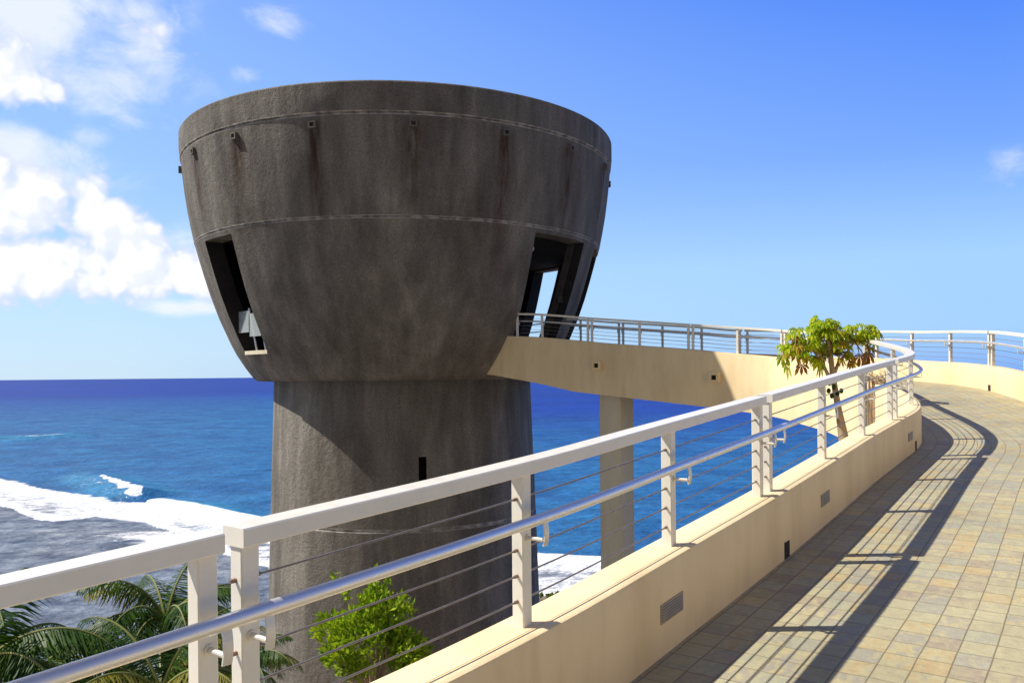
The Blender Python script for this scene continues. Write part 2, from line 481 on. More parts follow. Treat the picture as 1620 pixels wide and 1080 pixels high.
NOTCH_IN = [solve(1245, HT, 3, S_TIP, -0.42), solve(1449, HT, 3, S_TIP, -0.42)]
def wall_section(side, notches):
    """side=+1: walkway face at +HT (inner wall); side=-1: walkway face at -HT (outer wall)"""
    def sec(s):
        cut = any(abs(s - q) < 0.051 for q in notches)
        a = HT; r = 0.022
        base = -WALL - 0.03
        back = 0.015 if cut else a
        prof = [(-a, -0.02), (-a + 0.006, -0.006), (-a + 0.02, 0.0), (0.0545, 0.0), (0.055, -0.002), (0.058, -0.002), (0.0585, 0.0),
                (a - r, 0.0), (a - r * 0.3, -r * 0.3), (a, -r), (a, -WALL + 0.10), (back, -WALL + 0.099), (back, base), (0.06 if not cut else 0.012, base - 0.02),
                (0.06 if not cut else 0.012, -depth(s)), (-a, -depth(s))]
        return [(side * x, h) for x, h in prof]
    return sec

def build_wall(name, lat0, side, s0, s1, notches, label, mat):
    root = thing(name, pt(s0 + (s1 - s0) * 0.3, lat0, -WALL), label, 'parapet wall')
    mb = MB()
    base = wall_section(side, notches)
    ex = []
    for q in notches: ex += [q - 0.0520, q - 0.0505, q + 0.0505, q + 0.0520]
    sweep(mb, s0, s1, lambda s: [(lat0 + x, h) for x, h in base(s)], 0.12, extra=ex)
    mb.build('wall', mat, root, smooth=28)
    for q in notches:
        d = MB(); p, d2, n, tan = at(q)
        d.box(p + n * (lat0 + side * 0.0865) + Vector((0, 0, -WALL + 0.0505)), 0.106, 0.051, 0.105, d2, n, (0, 0, 1))  # dark block filling the notch, shade of the drain put into its colour
        d.build('drain_hole_shade', M['dark'], root)
    return root

inner = build_wall('parapet_wall', 0.0, 1, 0.0, S_END, NOTCH_IN, 'low cream parapet sweeping from the near corner round to the tower, on the seaward side of the tiles', M['cream'])
S_OUT_VIS = solve(1565, W - HT, 9, 20, -0.40)
NOTCH_OUT = [S_OUT_VIS, S_OUT_VIS + 4.2]
outer = build_wall('parapet_wall', W, -1, 0.0, S_END + 0.2, NOTCH_OUT, 'cream parapet along the far outer edge of the tiles, sunlit at the right edge', M['cream'])

# step lights set in the shaded face of the inner wall
for px, h in ((1063, -0.225), (1305, -0.225), (1440, -0.225)):
    q = solve(px, HT, 3, S_TIP, h)
    p, d2, n, tan = at(q)
    up = Vector((0, 0, 1))
    c = p + n * HT + Vector((0, 0, h))
    fr = MB(); L, H = 0.235, 0.088
    for dz in (-1, 1): fr.box(c + up * (dz * (H / 2 - 0.005)), L, 0.010, 0.010, tan, n, up)
    for dx in (-1, 1): fr.box(c + tan * (dx * (L / 2 - 0.005)), 0.010, 0.0098, H - 0.0205, tan, n, up)
    f = fr.build('step_light', M['grey_metal'], inner)
    lv = MB()
    lv.box(c + n * 0.0008, L - 0.021, 0.003, H - 0.021, tan, n, up, mi=1)
    for k in range(5):
        lv.box(c + n * 0.004 + up * (-0.026 + 0.013 * k), L - 0.022, 0.006, 0.007, tan, (n + up * 0.4).normalized(), (up - n * 0.4).normalized())
    lv.build('louvre', [M['grey_metal'], M['dark_metal']], f)

# drain boxes on the outer face of the bridge
for px, hh in ((945, -0.585), (1131, -0.60)):
    q = solve(px, -HT, S_TIP + 3, S_END, hh)
    p, d2, n, tan = at(q)
    c = p - n * (HT + 0.05) + Vector((0, 0, hh))
    d = MB(); s_ = 0.115
    up = Vector((0, 0, 1)); w_ = 0.055
    for dz in (-1, 1): d.box(c + up * (dz * s_ * 0.72), 0.23, 0.12, w_, d2, n, up)
    for dx in (-1, 1): d.box(c + d2 * (dx * 0.0875), 0.055, 0.1195, 2 * s_ * 0.72 - w_ - 0.001, d2, n, up)
    o = d.build('drain_box', M['cream'], inner)
    d = MB(); d.box(c + n * 0.03, 0.118, 0.03, 0.108, d2, n, up)  # dark block in the frame, painted shade of the drain mouth
    d.build('drain_hole_shade', M['dark'], o)

# ------------------------------------------------------------------ railings
def railing(posts, lat, label, s_lo, s_hi, group, hside):
    p0 = pt(posts[len(posts) // 2], lat)
    root = thing('cable_railing', p0, label, 'railing', group)
    H = 0.612; rw, rh = 0.098, 0.050
    tr = MB()
    sweep(tr, s_lo, s_hi, lambda s: [(lat - rw / 2 + 0.004, H), (lat - rw / 2, H - 0.004), (lat - rw / 2, H - rh + 0.004), (lat - rw / 2 + 0.004, H - rh),
                                     (lat + rw / 2 - 0.004, H - rh), (lat + rw / 2, H - rh + 0.004), (lat + rw / 2, H - 0.004), (lat + rw / 2 - 0.004, H)], 0.1)
    tr.build('top_rail', M['white_rail'], root, smooth=25)
    for s in posts:
        p, d2, n, tan = at(s)
        m = MB()
        m.box(p + n * lat + Vector((0, 0, (H - rh) / 2 - 0.001)), 0.054, 0.054, H - rh + 0.002, d2, n, (0, 0, 1), bev=0.004)
        m.build('post', M['white_rail'], root)
    a, b = posts[0], posts[-1]
    for k in range(1, 6):
        m = MB()
        ss = sorted([a + (b - a) * i / 30 for i in range(31) if all(abs(a + (b - a) * i / 30 - q) > 0.07 for q in posts)] + [q + e for q in posts for e in (-0.045, -0.0445, 0.0445, 0.045)])
        rr = [0.0066 if any(abs(x - q) < 0.0448 for q in posts) else 0.0036 for x in ss]
        m.tube([pt(x, lat, 0.0945 * k) for x in ss], rr, 7)
        # swaged copper ends where the cable runs through a post
        for fi, f in enumerate(m.f):
            if len(f) == 4 and rr[f[0] // 7] > 0.005 and rr[f[2] // 7] > 0.005: m.m[fi] = 1
        m.build('cable', [M['cable'], M['copper']], root, smooth=40)
    return root

HR = 0.112               # handrail offset from the post line
HH = 0.412               # handrail height above the cap
def handrail(lat, side, s0, s1, posts, label):
    root = thing('handrail', pt((s0 + s1) / 2, lat + side * HR, HH), label, 'handrail')
    m = MB()
    n = int((s1 - s0) / 0.12)
    m.tube([pt(s0 + (s1 - s0) * i / n, lat + side * HR, HH) for i in range(n + 1)], 0.0198, 20)
    m.build('pipe', M['steel'], root, smooth=40)
    for s in posts:
        p, d2, nn, tan = at(s)
        n_ = nn * side; up = Vector((0, 0, 1))
        b = MB()
        c0 = p + nn * lat + n_ * 0.027 + up * (HH - 0.085)
        c1 = p + nn * lat + n_ * (HR - 0.006) + up * (HH - 0.085)
        b.tube([c0, c1], 0.0080, 10)
        b.tube([c0, c0 + n_ * 0.006], 0.0145, 12)
        # curved saddle plate reaching up to the pipe
        for k in range(6):
            w0, w1 = k / 6, (k + 1) / 6
            q0 = p + nn * lat + n_ * (HR + 0.007 * sin(pi * w0) - 0.004) + up * (HH - 0.105 + 0.087 * w0)
            q1 = p + nn * lat + n_ * (HR + 0.007 * sin(pi * w1) - 0.004) + up * (HH - 0.105 + 0.087 * w1)
            mid = (q0 + q1) / 2; ln = (q1 - q0).length
            ax = (q1 - q0).normalized()
            b.box(mid, 0.026, 0.006, ln * 1.04, d2, ax.cross(d2), ax)
        b.build('bracket', M['bracket'], root, smooth=35)
    return root

sx = lambda px, lo, hi: solve(px, 0.0, lo, hi, 0.3)
sPa1, sPa2 = sx(323, 3.0, 9), sx(391, 3.0, 9)
sPb, sPc = sx(826, 4, 12), sx(1058, 4, 14)
sD1, sD2 = sx(1198.5, 4, 15), sx(1213, 4, 15)
sE, sFm, sG1, sG2, sH = sx(1300, 4, S_TIP), sx(1363, 4, S_TIP), sx(1407.5, 4, S_TIP), sx(1415, 4, S_TIP), sx(1444.5, 4, S_TIP)
far = lambda px: solve(px, 0.0, S_TIP + 0.2, S_END, 0.3)
sI = far(1413)
sJ = far(1369); sK = far(1310); sL = far(1240); sM_ = far(1167); sN = far(1093); sO = far(1012); sP = far(933.5); sQ = far(858); sZ = S_END - 1.2
g = 0.055
pan = 0.024
EDGE = 0.034
GI = 'cable railing panels on the inner parapet'
sets = [
    ([sPa1 - 3.9 + 0.06, sPa1 - 2.6, sPa1 - 1.3, sPa1], 'white cable railing panel cut off by the lower left corner of the picture'),
    ([sPa2, sPb, sPc, sD1], 'nearest full white cable railing panel, running in front of the dark concrete shaft'),
    ([sD2, sE, sFm, sG1], 'white cable railing panel on the near parapet, in front of the small papaya tree'),
    ([sG2, sH, sI, sJ - g], 'white cable railing panel bending round the far tip of the near parapet'),
    ([sJ + g, sK, sL - g], 'railing panel of the bridge right behind the papaya leaves'),
    ([sL + g, sM_, sN - g], 'bridge railing panel just left of the papaya tree, above the sunlit cream face'),
    ([sN + g, sO, sP - g], 'bridge railing panel above the shaded cream face, one before the tower opening'),
    ([sP + g, sQ, sZ], 'bridge railing panel ending inside the right opening of the tower'),
]
allp = []
for posts, lab in sets:
    lo = posts[0] - EDGE; hi = posts[-1] + EDGE
    railing(posts, 0.0, lab, lo, hi, GI, 1)
    allp += posts
handrail(0.0, 1, 0.6, S_END - 1.0, [s for s in allp if s > 0.7], 'steel handrail pipe running along the near parapet below the white top rail')

so = lambda px, lo, hi: solve(px, W, lo, hi, 0.3)
S_OTIP = max((proj(pt(s / 50, W, 0.3))[0], s / 50) for s in range(int(10 * 50), int(26 * 50)))[1]
o1 = so(1568, 9, 22); o2 = so(1504, 9, 22); o3 = so(1443, 9, 22); o4 = so(1380, 9, 24)
o5 = so(1310, 12, S_END); o6 = so(1245, 12, S_END); o7 = so(1177, 12, S_END); o8 = so(1110, 12, S_END); o9 = so(1048, 12, S_END); o10 = so(983, 12, S_END); o11 = so(919, 12, S_END)
GO = 'cable railing panels on the outer parapet'
osets = [
    ([o1 - 3.9, o1 - 2.6, o1 - 1.3, o1 - g], 'white cable railing panel running out of the right edge of the picture'),
    ([o1 + g, o2, o3, o4 - g], 'white cable railing panel on the outer parapet above the sunlit wall at right'),
    ([o4 + g, o5, o6, o7 - g], 'outer railing panel seen behind the papaya leaves'),
    ([o7 + g, o8, o9, o10 - g], 'dark shaded railing panel on the far side of the bridge'),
    ([o10 + g, o11, o11 + 1.0], 'far side railing panel nearest the tower, seen through the bridge railing'),
]
allo = []
for posts, lab in osets:
    railing(posts, W, lab, posts[0] - EDGE, posts[-1] + EDGE, GO, -1)
    allo += posts
handrail(W, -1, o1 - 4.0, o11 + 1.1, allo, 'steel handrail pipe along the outer parapet, at right and behind the bridge')

# ------------------------------------------------------------------ bridge pier
q = solve(957, -HT, S_TIP + 3, S_END, -1.0)
pp, d2, n, tan = at(q)
pc = pp + n * 0.62
mb = MB()
ang = R(-42)
w = 0.66
ax = Vector((cos(ang), sin(ang), 0)); ay = Vector((-sin(ang), cos(ang), 0))
top = pp.z - depth(q) + 0.01
zz = [-14.5 + (top + 14.5) * i / 12 for i in range(13)]
ring = []
bv = 0.05
hw = w / 2
base = [(hw - bv, -hw), (hw, -hw + bv), (hw, hw - bv), (hw - bv, hw), (-hw + bv, hw), (-hw, hw - bv), (-hw, -hw + bv), (-hw + bv, -hw)]
vs = [pc + ax * a + ay * b_ + Vector((0, 0, z - pc.z)) for z in zz for a, b_ in base]
fs = [(i * 8 + k, i * 8 + (k + 1) % 8, (i + 1) * 8 + (k + 1) % 8, (i + 1) * 8 + k) for i in range(12) for k in range(8)] + [tuple(range(7, -1, -1)), tuple(96 + k for k in range(8))]
mb.add(vs, fs)
tag(mb.build('bridge_pier', M['pier'], origin=(pc.x, pc.y, -14.2)), 'square plastered pier under the bridge, standing against the blue sea', 'pier')

# ------------------------------------------------------------------ tower
tower = thing('observation_tower', (TC.x, TC.y, -14.0), 'dark concrete tower, a flared bowl with openings on a round shaft', 'tower')
SPOUT = [-77, -57.5, -39.5, -19, 2.3, 23, 43, 63, 83, 104, 125, 146, 167, 188, 209, 230, 251, 267]
OPEN = [(-61, -46), (34, 56), (66, 84), (109, 124), (196, 212)]
Z0, Z1 = 0.64, 3.56
PROF = [(4.26, -0.12), (4.36, -0.06), (4.44, 0.04), (4.60, 0.26), (4.84, 0.64), (5.00, 0.96), (5.30, 1.66), (5.52, 2.28), (5.70, 2.88), (5.85, 3.42), (5.885, 3.56),
        (5.91, 3.655), (5.92, 3.68), (5.875, 3.69), (5.875, 3.715), (5.935, 3.725), (5.94, 3.75), (6.02, 4.15), (6.11, 4.65), (6.18, 5.15), (6.235, 5.65), (6.26, 5.962), (6.265, 5.99),
        (6.215, 6.00), (6.215, 6.03), (6.29, 6.04), (6.292, 6.066), (6.315, 6.30), (6.315, 6.70), (6.29, 6.735)]
def fill(prof, step=0.16):
    out = [prof[0]]
    for a, b in zip(prof, prof[1:]):
        k = max(1, int(abs(b[1] - a[1]) / step))
        for i in range(1, k + 1): out.append((a[0] + (b[0] - a[0]) * i / k, a[1] + (b[1] - a[1]) * i / k))
    return out
def revolve(mb, prof, openings, z0, z1, thick, dphi=1.0):
    """outer and inner shell of revolution with real openings cut between z0 and z1, jambs closed"""
    phis = [i * dphi - 90 for i in range(int(360 / dphi))]
    n = len(phis); m = len(prof)
    def hole(i, j):
        ph = phis[i] + dphi / 2
        zc = (prof[j][1] + prof[j + 1][1]) / 2
        return z0 < zc < z1 and any(a < ph < b for a, b in openings)
    base = len(mb.v)
    rust = []; pale = []
    for r_, z in prof:
        for ph in phis: mb.v.append(tuple(tow(ph, r_, z)))
    for r_, z in prof:
        for ph in phis: mb.v.append(tuple(tow(ph, r_ - thick, z)))
    off = n * m
    for j in range(m - 1):
        for i in range(n):
            i2 = (i + 1) % n
            a, b, c, d = base + j * n + i, base + j * n + i2, base + (j + 1) * n + i2, base + (j + 1) * n + i
            if not hole(i, j):
                mb.f.append((a, b, c, d)); mb.m.append(0)
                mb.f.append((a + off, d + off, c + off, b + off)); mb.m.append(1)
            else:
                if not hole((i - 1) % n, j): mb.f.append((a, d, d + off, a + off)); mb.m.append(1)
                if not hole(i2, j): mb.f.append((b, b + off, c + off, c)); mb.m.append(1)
                if not hole(i, j - 1): mb.f.append((a, a + off, b + off, b)); mb.m.append(0)
                if not hole(i, j + 1): mb.f.append((d, c, c + off, d + off)); mb.m.append(0)
    for i in range(n):
        i2 = (i + 1) % n
        t0 = base + (m - 1) * n
        mb.f.append((t0 + i, t0 + i2, t0 + i2 + off, t0 + i + off)); mb.m.append(0)
        mb.f.append((base + i2, base + i, base + i + off, base + i2 + off)); mb.m.append(0)
    return phis

mb = MB()
prof = fill(PROF)
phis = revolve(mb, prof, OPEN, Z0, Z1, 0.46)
rust, pale = [], []
for shell in (0, 1):
    for r_, z in prof:
        for ph in phis:
            k = 0.0
            if z < 5.74 and shell == 0:
                for si, sp in enumerate(SPOUT):
                    dd = (ph - sp + 180) % 360 - 180
                    wd = 1.35 + 0.35 * ((si * 37) % 5) / 5
                    ln = 1.5 + 1.6 * ((si * 53) % 7) / 7
                    k += 0.95 * exp(-(dd / wd) ** 2) * max(0.0, 1 - (5.74 - z) / ln) ** 0.7 + 0.35 * exp(-(dd / (wd * 2.2)) ** 2) * max(0, 1 - (5.74 - z) / 4.6)
            rust.append(min(1, k))
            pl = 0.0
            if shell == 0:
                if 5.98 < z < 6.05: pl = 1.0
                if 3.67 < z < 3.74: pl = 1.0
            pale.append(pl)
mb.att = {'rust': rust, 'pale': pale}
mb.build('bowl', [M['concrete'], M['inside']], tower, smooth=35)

def disc(mb, r0, r1, z, up, mi=0, n=120):
    vs = [tow(360 * i / n, r0, z) for i in range(n)] + [tow(360 * i / n, r1, z) for i in range(n)]
    fs = []
    for i in range(n):
        i2 = (i + 1) % n
        fs.append((i, i2, n + i2, n + i) if up else (i, n + i, n + i2, i2))
    mb.add(vs, fs, mi)
def slab(name, r0, r1, z0, z1, mat):
    m = MB(); n = 120
    for r_, z in ((r0, z0), (r1[0], z0), (r1[1], z1), (r0, z1)):
        m.v.extend(tuple(tow(360 * i / n, r_, z)) for i in range(n))
    for k in range(4):
        for i in range(n):
            i2 = (i + 1) % n
            m.f.append((k * n + i, k * n + i2, ((k + 1) % 4) * n + i2, ((k + 1) % 4) * n + i)); m.m.append(0)
    return m.build(name, mat, tower, smooth=30)
slab('bowl_underside', 0.3, (4.24, 4.24), -0.125, 0.02, M['concrete'])
slab('lookout_floor', 0.3, (4.3, 4.45), 0.36, 0.60, M['inside'])
slab('lookout_ceiling', 0.3, (5.42, 5.46), 3.60, 3.85, M['inside'])
slab('roof_floor', 0.3, (5.75, 5.78), 5.55, 5.72, M['inside'])
# central stair core
m = MB()
m.tube([tow(0, 0, 0.4), tow(0, 0, 3.7)], 0.9, 32)
m.build('stair_core', M['inside'], tower, smooth=40)

SHAFT = [(4.30, -14.6), (4.16, -10.0), (4.06, -7.5), (4.00, -5.7), (3.957, -4.05), (3.955, -4.02), (3.905, -4.01), (3.905, -3.97), (3.945, -3.96), (3.944, -3.93), (3.915, -3.0), (3.88, -2.0), (3.845, -1.0), (3.815, -0.05)]
mb = MB()
prof = fill(SHAFT, 0.3)
# slit window rows need exact heights
sl0, sl1 = -2.72, -2.10
prof = sorted([p for p in prof if min(abs(p[1] - sl0), abs(p[1] - sl1)) > 0.02] + [(3.905, sl0), (3.882, sl1)], key=lambda q: (q[1],))
phis = revolve(mb, prof, [(5, 8)], sl0, sl1, 0.42)
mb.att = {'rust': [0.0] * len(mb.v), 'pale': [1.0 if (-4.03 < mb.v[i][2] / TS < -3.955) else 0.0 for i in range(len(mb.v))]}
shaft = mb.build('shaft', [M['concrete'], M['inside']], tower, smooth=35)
m = MB(); m.box(tow(6.5, 3.46, (sl0 + sl1) / 2), 0.4, 0.02, 0.9, (tow(96.5, 1, 0) - TC).normalized(), (tow(6.5, 1, 0) - TC).normalized(), (0, 0, 1))
m.build('slit_window_shade', M['dark'], shaft)  # black plate closing the slit, its inner shade given as colour

# drain spouts round the bowl under the upper groove
for sp in SPOUT:
    z = 5.77; r_ = 6.243
    rad = (tow(sp, 1, 0) - TC).normalized(); tn = (tow(sp + 90, 1, 0) - TC).normalized(); up = Vector((0, 0, 1))
    d = MB(); c = tow(sp, r_ + 0.01, z)
    for dz in (-1, 1): d.box(c + up * (dz * 0.066), 0.18, 0.15, 0.036, tn, rad, up)
    for dx in (-1, 1): d.box(c + tn * (dx * 0.072), 0.036, 0.1495, 0.095, tn, rad, up)
    o = d.build('drain_spout', M['spout_pale'], tower)
    d = MB(); d.box(c - rad * 0.04, 0.107, 0.04, 0.094, tn, rad, up)  # dark block inside the spout, its shade painted near black
    d.build('spout_hole_shade', M['dark'], o)

# glass balustrade and posts in the left opening, sill, lamp in the doorway
def arc_pane(mb, p0, p1, rad, z0, z1, th, n=6):
    vs = []; fs = []
    for i in range(n + 1):
        ph = p0 + (p1 - p0) * i / n
        vs += [tow(ph, rad, z0), tow(ph, rad, z1), tow(ph, rad + th, z1), tow(ph, rad + th, z0)]
    for i in range(n):
        for k in range(4):
            fs.append((i * 4 + k, i * 4 + (k + 1) % 4, (i + 1) * 4 + (k + 1) % 4, (i + 1) * 4 + k))
    fs += [(0, 1, 2, 3), tuple(n * 4 + k for k in (3, 2, 1, 0))]
    mb.add(vs, fs)
bal = MB(); arc_pane(bal, -60.5, -53.2, 5.02, 1.18, 1.74, 0.014); 
bal.build('glass_panel', M['glass'], tower)
bal = MB(); arc_pane(bal, -52.6, -46.4, 5.02, 1.06, 1.66, 0.014)
bal.build('glass_panel', M['glass'], tower)
for ph in (-52.9, -47.6):
    m = MB(); m.tube([tow(ph, 4.80, 0.60), tow(ph, 5.03, 1.80)], 0.024, 10)
    m.build('balustrade_post', M['steel'], tower, smooth=40)
m = MB(); arc_pane(m, -60.8, -46.2, 4.40, 0.60, 0.70, 0.47)
m.build('window_sill', M['pier'], tower)
for a, b in ((70, 87), (108, 125)):
    m = MB(); m.tube([tow(a + (b - a) * i / 8, 4.86, 1.68) for i in range(9)], 0.022, 8); m.tube([tow(a + (b - a) * i / 8, 4.82, 1.42) for i in range(9)], 0.016, 8)
    m.build('guard_rail', M['steel'], tower, smooth=40)
m = MB()
bmg = bmesh.new(); bmesh.ops.create_uvsphere(bmg, u_segments=14, v_segments=8, radius=0.085)
c = tow(41.5, 5.05, 3.32)
m.add([v.co + c for v in bmg.verts], [[v.index for v in f.verts] for f in bmg.faces]); bmg.free()
m.tube([c + Vector((0, 0, 0.07)), c + Vector((0, 0, 0.30))], 0.022, 8)
m.build('lamp_globe', M['lamp'], tower, smooth=40)
def rad_at(z):
    for (ra, za), (rb, zb) in zip(PROF, PROF[1:]):
        if za <= z <= zb and zb > za: return ra + (rb - ra) * (z - za) / (zb - za)
m = MB(); vs = []; fs = []
for i in range(13):
    z = 0.62 + (3.54 - 0.62) * i / 12
    r_ = rad_at(z)
    vs += [tow(55.9, r_ - 0.46, z), tow(55.9, r_ - 0.27, z), tow(55.2, r_ - 0.27, z), tow(55.2, r_ - 0.46, z)]
for i in range(12):
    for k in range(4): fs.append((i * 4 + k, i * 4 + (k + 1) % 4, i * 4 + 4 + (k + 1) % 4, i * 4 + 4 + k))
m.add(vs, fs); m.build('door_frame', M['spout'], tower)
m = MB(); q_ = tow(54.6, 5.22, 2.05)
m.box(q_, 0.14, 0.10, 0.18); m.build('switch_box', M['spout'], tower)

# ------------------------------------------------------------------ sea
SEA = -25.0
def sea_at(px, py):
    a, b = ray(px, py); d = SEA / b
    return Vector((a * d, d, SEA))
def interp(x, pts):
    if x <= pts[0][0]: return pts[0][1]
    for (a, b), (c, d) in zip(pts, pts[1:]):
        if x <= c: return b + (d - b) * (x - a) / (c - a)
    return pts[-1][1]
def sst(a, b, x):
    t = max(0.0, min(1.0, (x - a) / (b - a))); return t * t * (3 - 2 * t)
UP = [(-900, 742), (-200, 748), (0, 757), (110, 779), (180, 793), (250, 800), (330, 810), (400, 828), (440, 842), (840, 878), (950, 884), (1300, 892)]
LOW = [(-900, 806), (-200, 792), (0, 800), (55, 822), (85, 827), (150, 818), (230, 828), (290, 848), (360, 880), (440, 905), (840, 946), (950, 958), (1300, 965)]
CR = [sea_at(x, y).xy for x, y in ((105, 750), (140, 755), (172, 764), (205, 776), (238, 788))]
CR2 = [sea_at(x, y).xy for x, y in ((-120, 700), (-40, 697), (40, 695), (110, 691))]
CR3 = [sea_at(x, y).xy for x, y in ((250, 800), (300, 806), (350, 818), (410, 832), (440, 842))]
def dline(p, line):
    best = 1e9; bt = 0; sg = 0
    L = len(line) - 1
    for i in range(L):
        a, b = line[i], line[i + 1]
        ab = b - a; t = max(0, min(1, (p - a).dot(ab) / ab.length_squared))
        q = a + ab * t; d = (p - q).length
        if d < best: best = d; bt = (i + t) / L; sg = ab.x * (p - a).y - ab.y * (p - a).x
    return best, bt, sg
mb = MB()
azs = [-43 + 0.2 * i for i in range(int(74 / 0.2) + 1)]
a = 31 + 3
while a < 317 - 1.5: azs.append(a); a += 3
ds = [30.0]
while ds[-1] < 900: ds.append(ds[-1] * 1.0125)
while ds[-1] < 45000: ds.append(ds[-1] * 1.07)
foam, shallow, teal, turq, farv = [], [], [], [], []
for d in ds:
    for az in azs:
        x, y = d * sin(R(az)), d * cos(R(az))
        z = SEA
        fo = sh = tu = 0.0
        wl = 1 - sst(-16, -6, az) if az < 180 else 1
        te = 1 - sst(170 + 180 * wl, 620 + 900 * wl, d)
        if y > 5 and -44 < az < 32:
            px, py = proj((x, y, SEA))
            u, l = interp(px, UP), interp(px, LOW)
            j = noise.noise(Vector((x * 0.06, y * 0.06, 3.1))) * 7 + noise.noise(Vector((x * 0.2, y * 0.2, 9))) * 4
            pj = py + j * (0.55 if px < 500 else 1.0)
            ins = sst(u - 7, u + 6, py + j * 0.6) * (1 - sst(l - 5, l + 4, pj))
            edge = exp(-((py - l + 4) / 6.0) ** 2) * 0.3
            fo = ins * (0.47 + 0.62 * (1 - sst(0, 26, py - u)) * (1 if px > 210 else 0.5) + edge)
            sh = sst(u + 4, u + 26, py)
            # lacy patch drifting over the reef
            e = ((px - 270) / 135) ** 2 + ((py - 851 - (px - 270) * 0.01) / 13) ** 2
            fo = max(fo, 0.62 * exp(-e * 0.8))
            # streaks over the reef
            fo = max(fo, 0.22 * sst(l, l + 10, py) * (1 - sst(l + 10, l + 60, py)))
            p2 = Vector((x, y))
            if 150 < d < 240 and px < 330:
                dd, t, sg = dline(p2, CR)
                amp = sst(0, 0.25, t) * (1 - sst(0.93, 1.0, t))
                z += 1.7 * amp * exp(-(dd / 5.0) ** 2)
                front = sg > 0
                rg_ = noise.noise(Vector((x * 0.16, y * 0.16, 21)))
                off_ = dd * (1 if front else -1)
                fo = max(fo, (0.95 if t > 0.42 else 0.30) * exp(-((off_ + 1.2 + 2.2 * rg_) / (0.6 + 1.3 * t)) ** 2) * amp * (0.75 + 0.6 * rg_ + 0.2))
                tu = max(tu, 0.22 * exp(-((dd - 5) / 4) ** 2) * amp)
            if 120 < d < 180 and 230 < px < 470:
                dd, t, sg = dline(p2, CR3)
                z += 1.5 * exp(-(dd / 4.0) ** 2)
                tu = max(tu, 0.55 * exp(-(dd / 6) ** 2))
            if 280 < d < 420 and px < 150:
                dd, t, sg = dline(p2, CR2)
                z += 1.6 * exp(-(dd / 9) ** 2)
                tu = max(tu, 0.75 * exp(-(dd / 9) ** 2) * (1 - t * 0.6))
                fo = max(fo, (0.42 + 0.3 * noise.noise(Vector((x * 0.05, y * 0.05, 2)))) * exp(-(dd / 5) ** 2))
        if d < 900:
            z += 0.35 * noise.noise(Vector((x * 0.03, y * 0.05, 0))) * sst(60, 160, d)
            z += 0.25 * fo * (0.4 + noise.noise(Vector((x * 0.3, y * 0.3, 7))))
        mb.v.append((x, y, z))
        foam.append(min(1.3, fo)); shallow.append(sh); teal.append(te); turq.append(tu); farv.append(sst(600, 3000, d))
na = len(azs)
for i in range(len(ds) - 1):
    for k in range(na):
        k2 = (k + 1) % na
        mb.f.append((i * na + k, i * na + k2, (i + 1) * na + k2, (i + 1) * na + k)); mb.m.append(0)
cidx = len(mb.v); mb.v.append((0, 0, SEA)); foam.append(0); shallow.append(1); teal.append(1); turq.append(0); farv.append(0)
for k in range(na): mb.f.append((cidx, (k + 1) % na, k)); mb.m.append(0)
mb.att = {'foam': foam, 'shallow': shallow, 'teal': teal, 'turquoise': turq, 'far': farv}
sea = mb.build('sea', M['sea'], origin=(0, 0, 0), smooth=True)
# faces wind downwards from above otherwise
sea.data.flip_normals()
tag(sea, kind='structure')

# ------------------------------------------------------------------ land under the ramp and the tower
def land_h(x, y):
    d = hypot(x, y); az = math.degrees(atan2(x, y))
    ds_ = 58 + 40 * sst(-8, 2, az) if az < 90 else 60
    if abs(az) > 100: ds_ = 400
    h = -8 - 6 * sst(6, 22, d) - 2.5 * sst(26, 42, d)
    if d > 40: h = -16.5 - 9.5 * min(1.6, (d - 40) / max(5, ds_ - 40))
    h += 0.7 * noise.noise(Vector((x * 0.08, y * 0.08, 0))) + 0.25 * noise.noise(Vector((x * 0.4, y * 0.4, 4)))
    return h
mb = MB()
dl = [0.5 + 1.6 * i for i in range(75)]
for d in dl:
    for k in range(144):
        a_ = 2 * pi * k / 144
        x, y = d * sin(a_), d * cos(a_)
        mb.v.append((x, y, land_h(x, y)))
for i in range(len(dl) - 1):
    for k in range(144):
        k2 = (k + 1) % 144
        mb.f.append((i * 144 + k, (i + 1) * 144 + k, (i + 1) * 144 + k2, i * 144 + k2)); mb.m.append(0)
tag(mb.build('ground', M['soil'], origin=(0, 0, 0), smooth=True), kind='structure')

# ------------------------------------------------------------------ plants
def leaf_quad(mb, c, d, side, L, Wd, mi=0, fold=0.25):
    d = d.normalized(); side = (side - d * side.dot(d)).normalized(); nrm = d.cross(side)
    vs = [c, c + d * L * 0.45 + side * Wd * 0.5 + nrm * Wd * fold * 0.5, c + d * L * 0.5, c + d * L * 0.45 - side * Wd * 0.5 + nrm * Wd * fold * 0.5, c + d * L]
    mb.add(vs, [(0, 2, 1), (0, 3, 2), (1, 2, 4), (2, 3, 4)], mi)

def rnd_unit(rg):
    while True:
        v = Vector((rg.uniform(-1, 1), rg.uniform(-1, 1), rg.uniform(-1, 1)))
        if 0.05 < v.length < 1: return v.normalized()

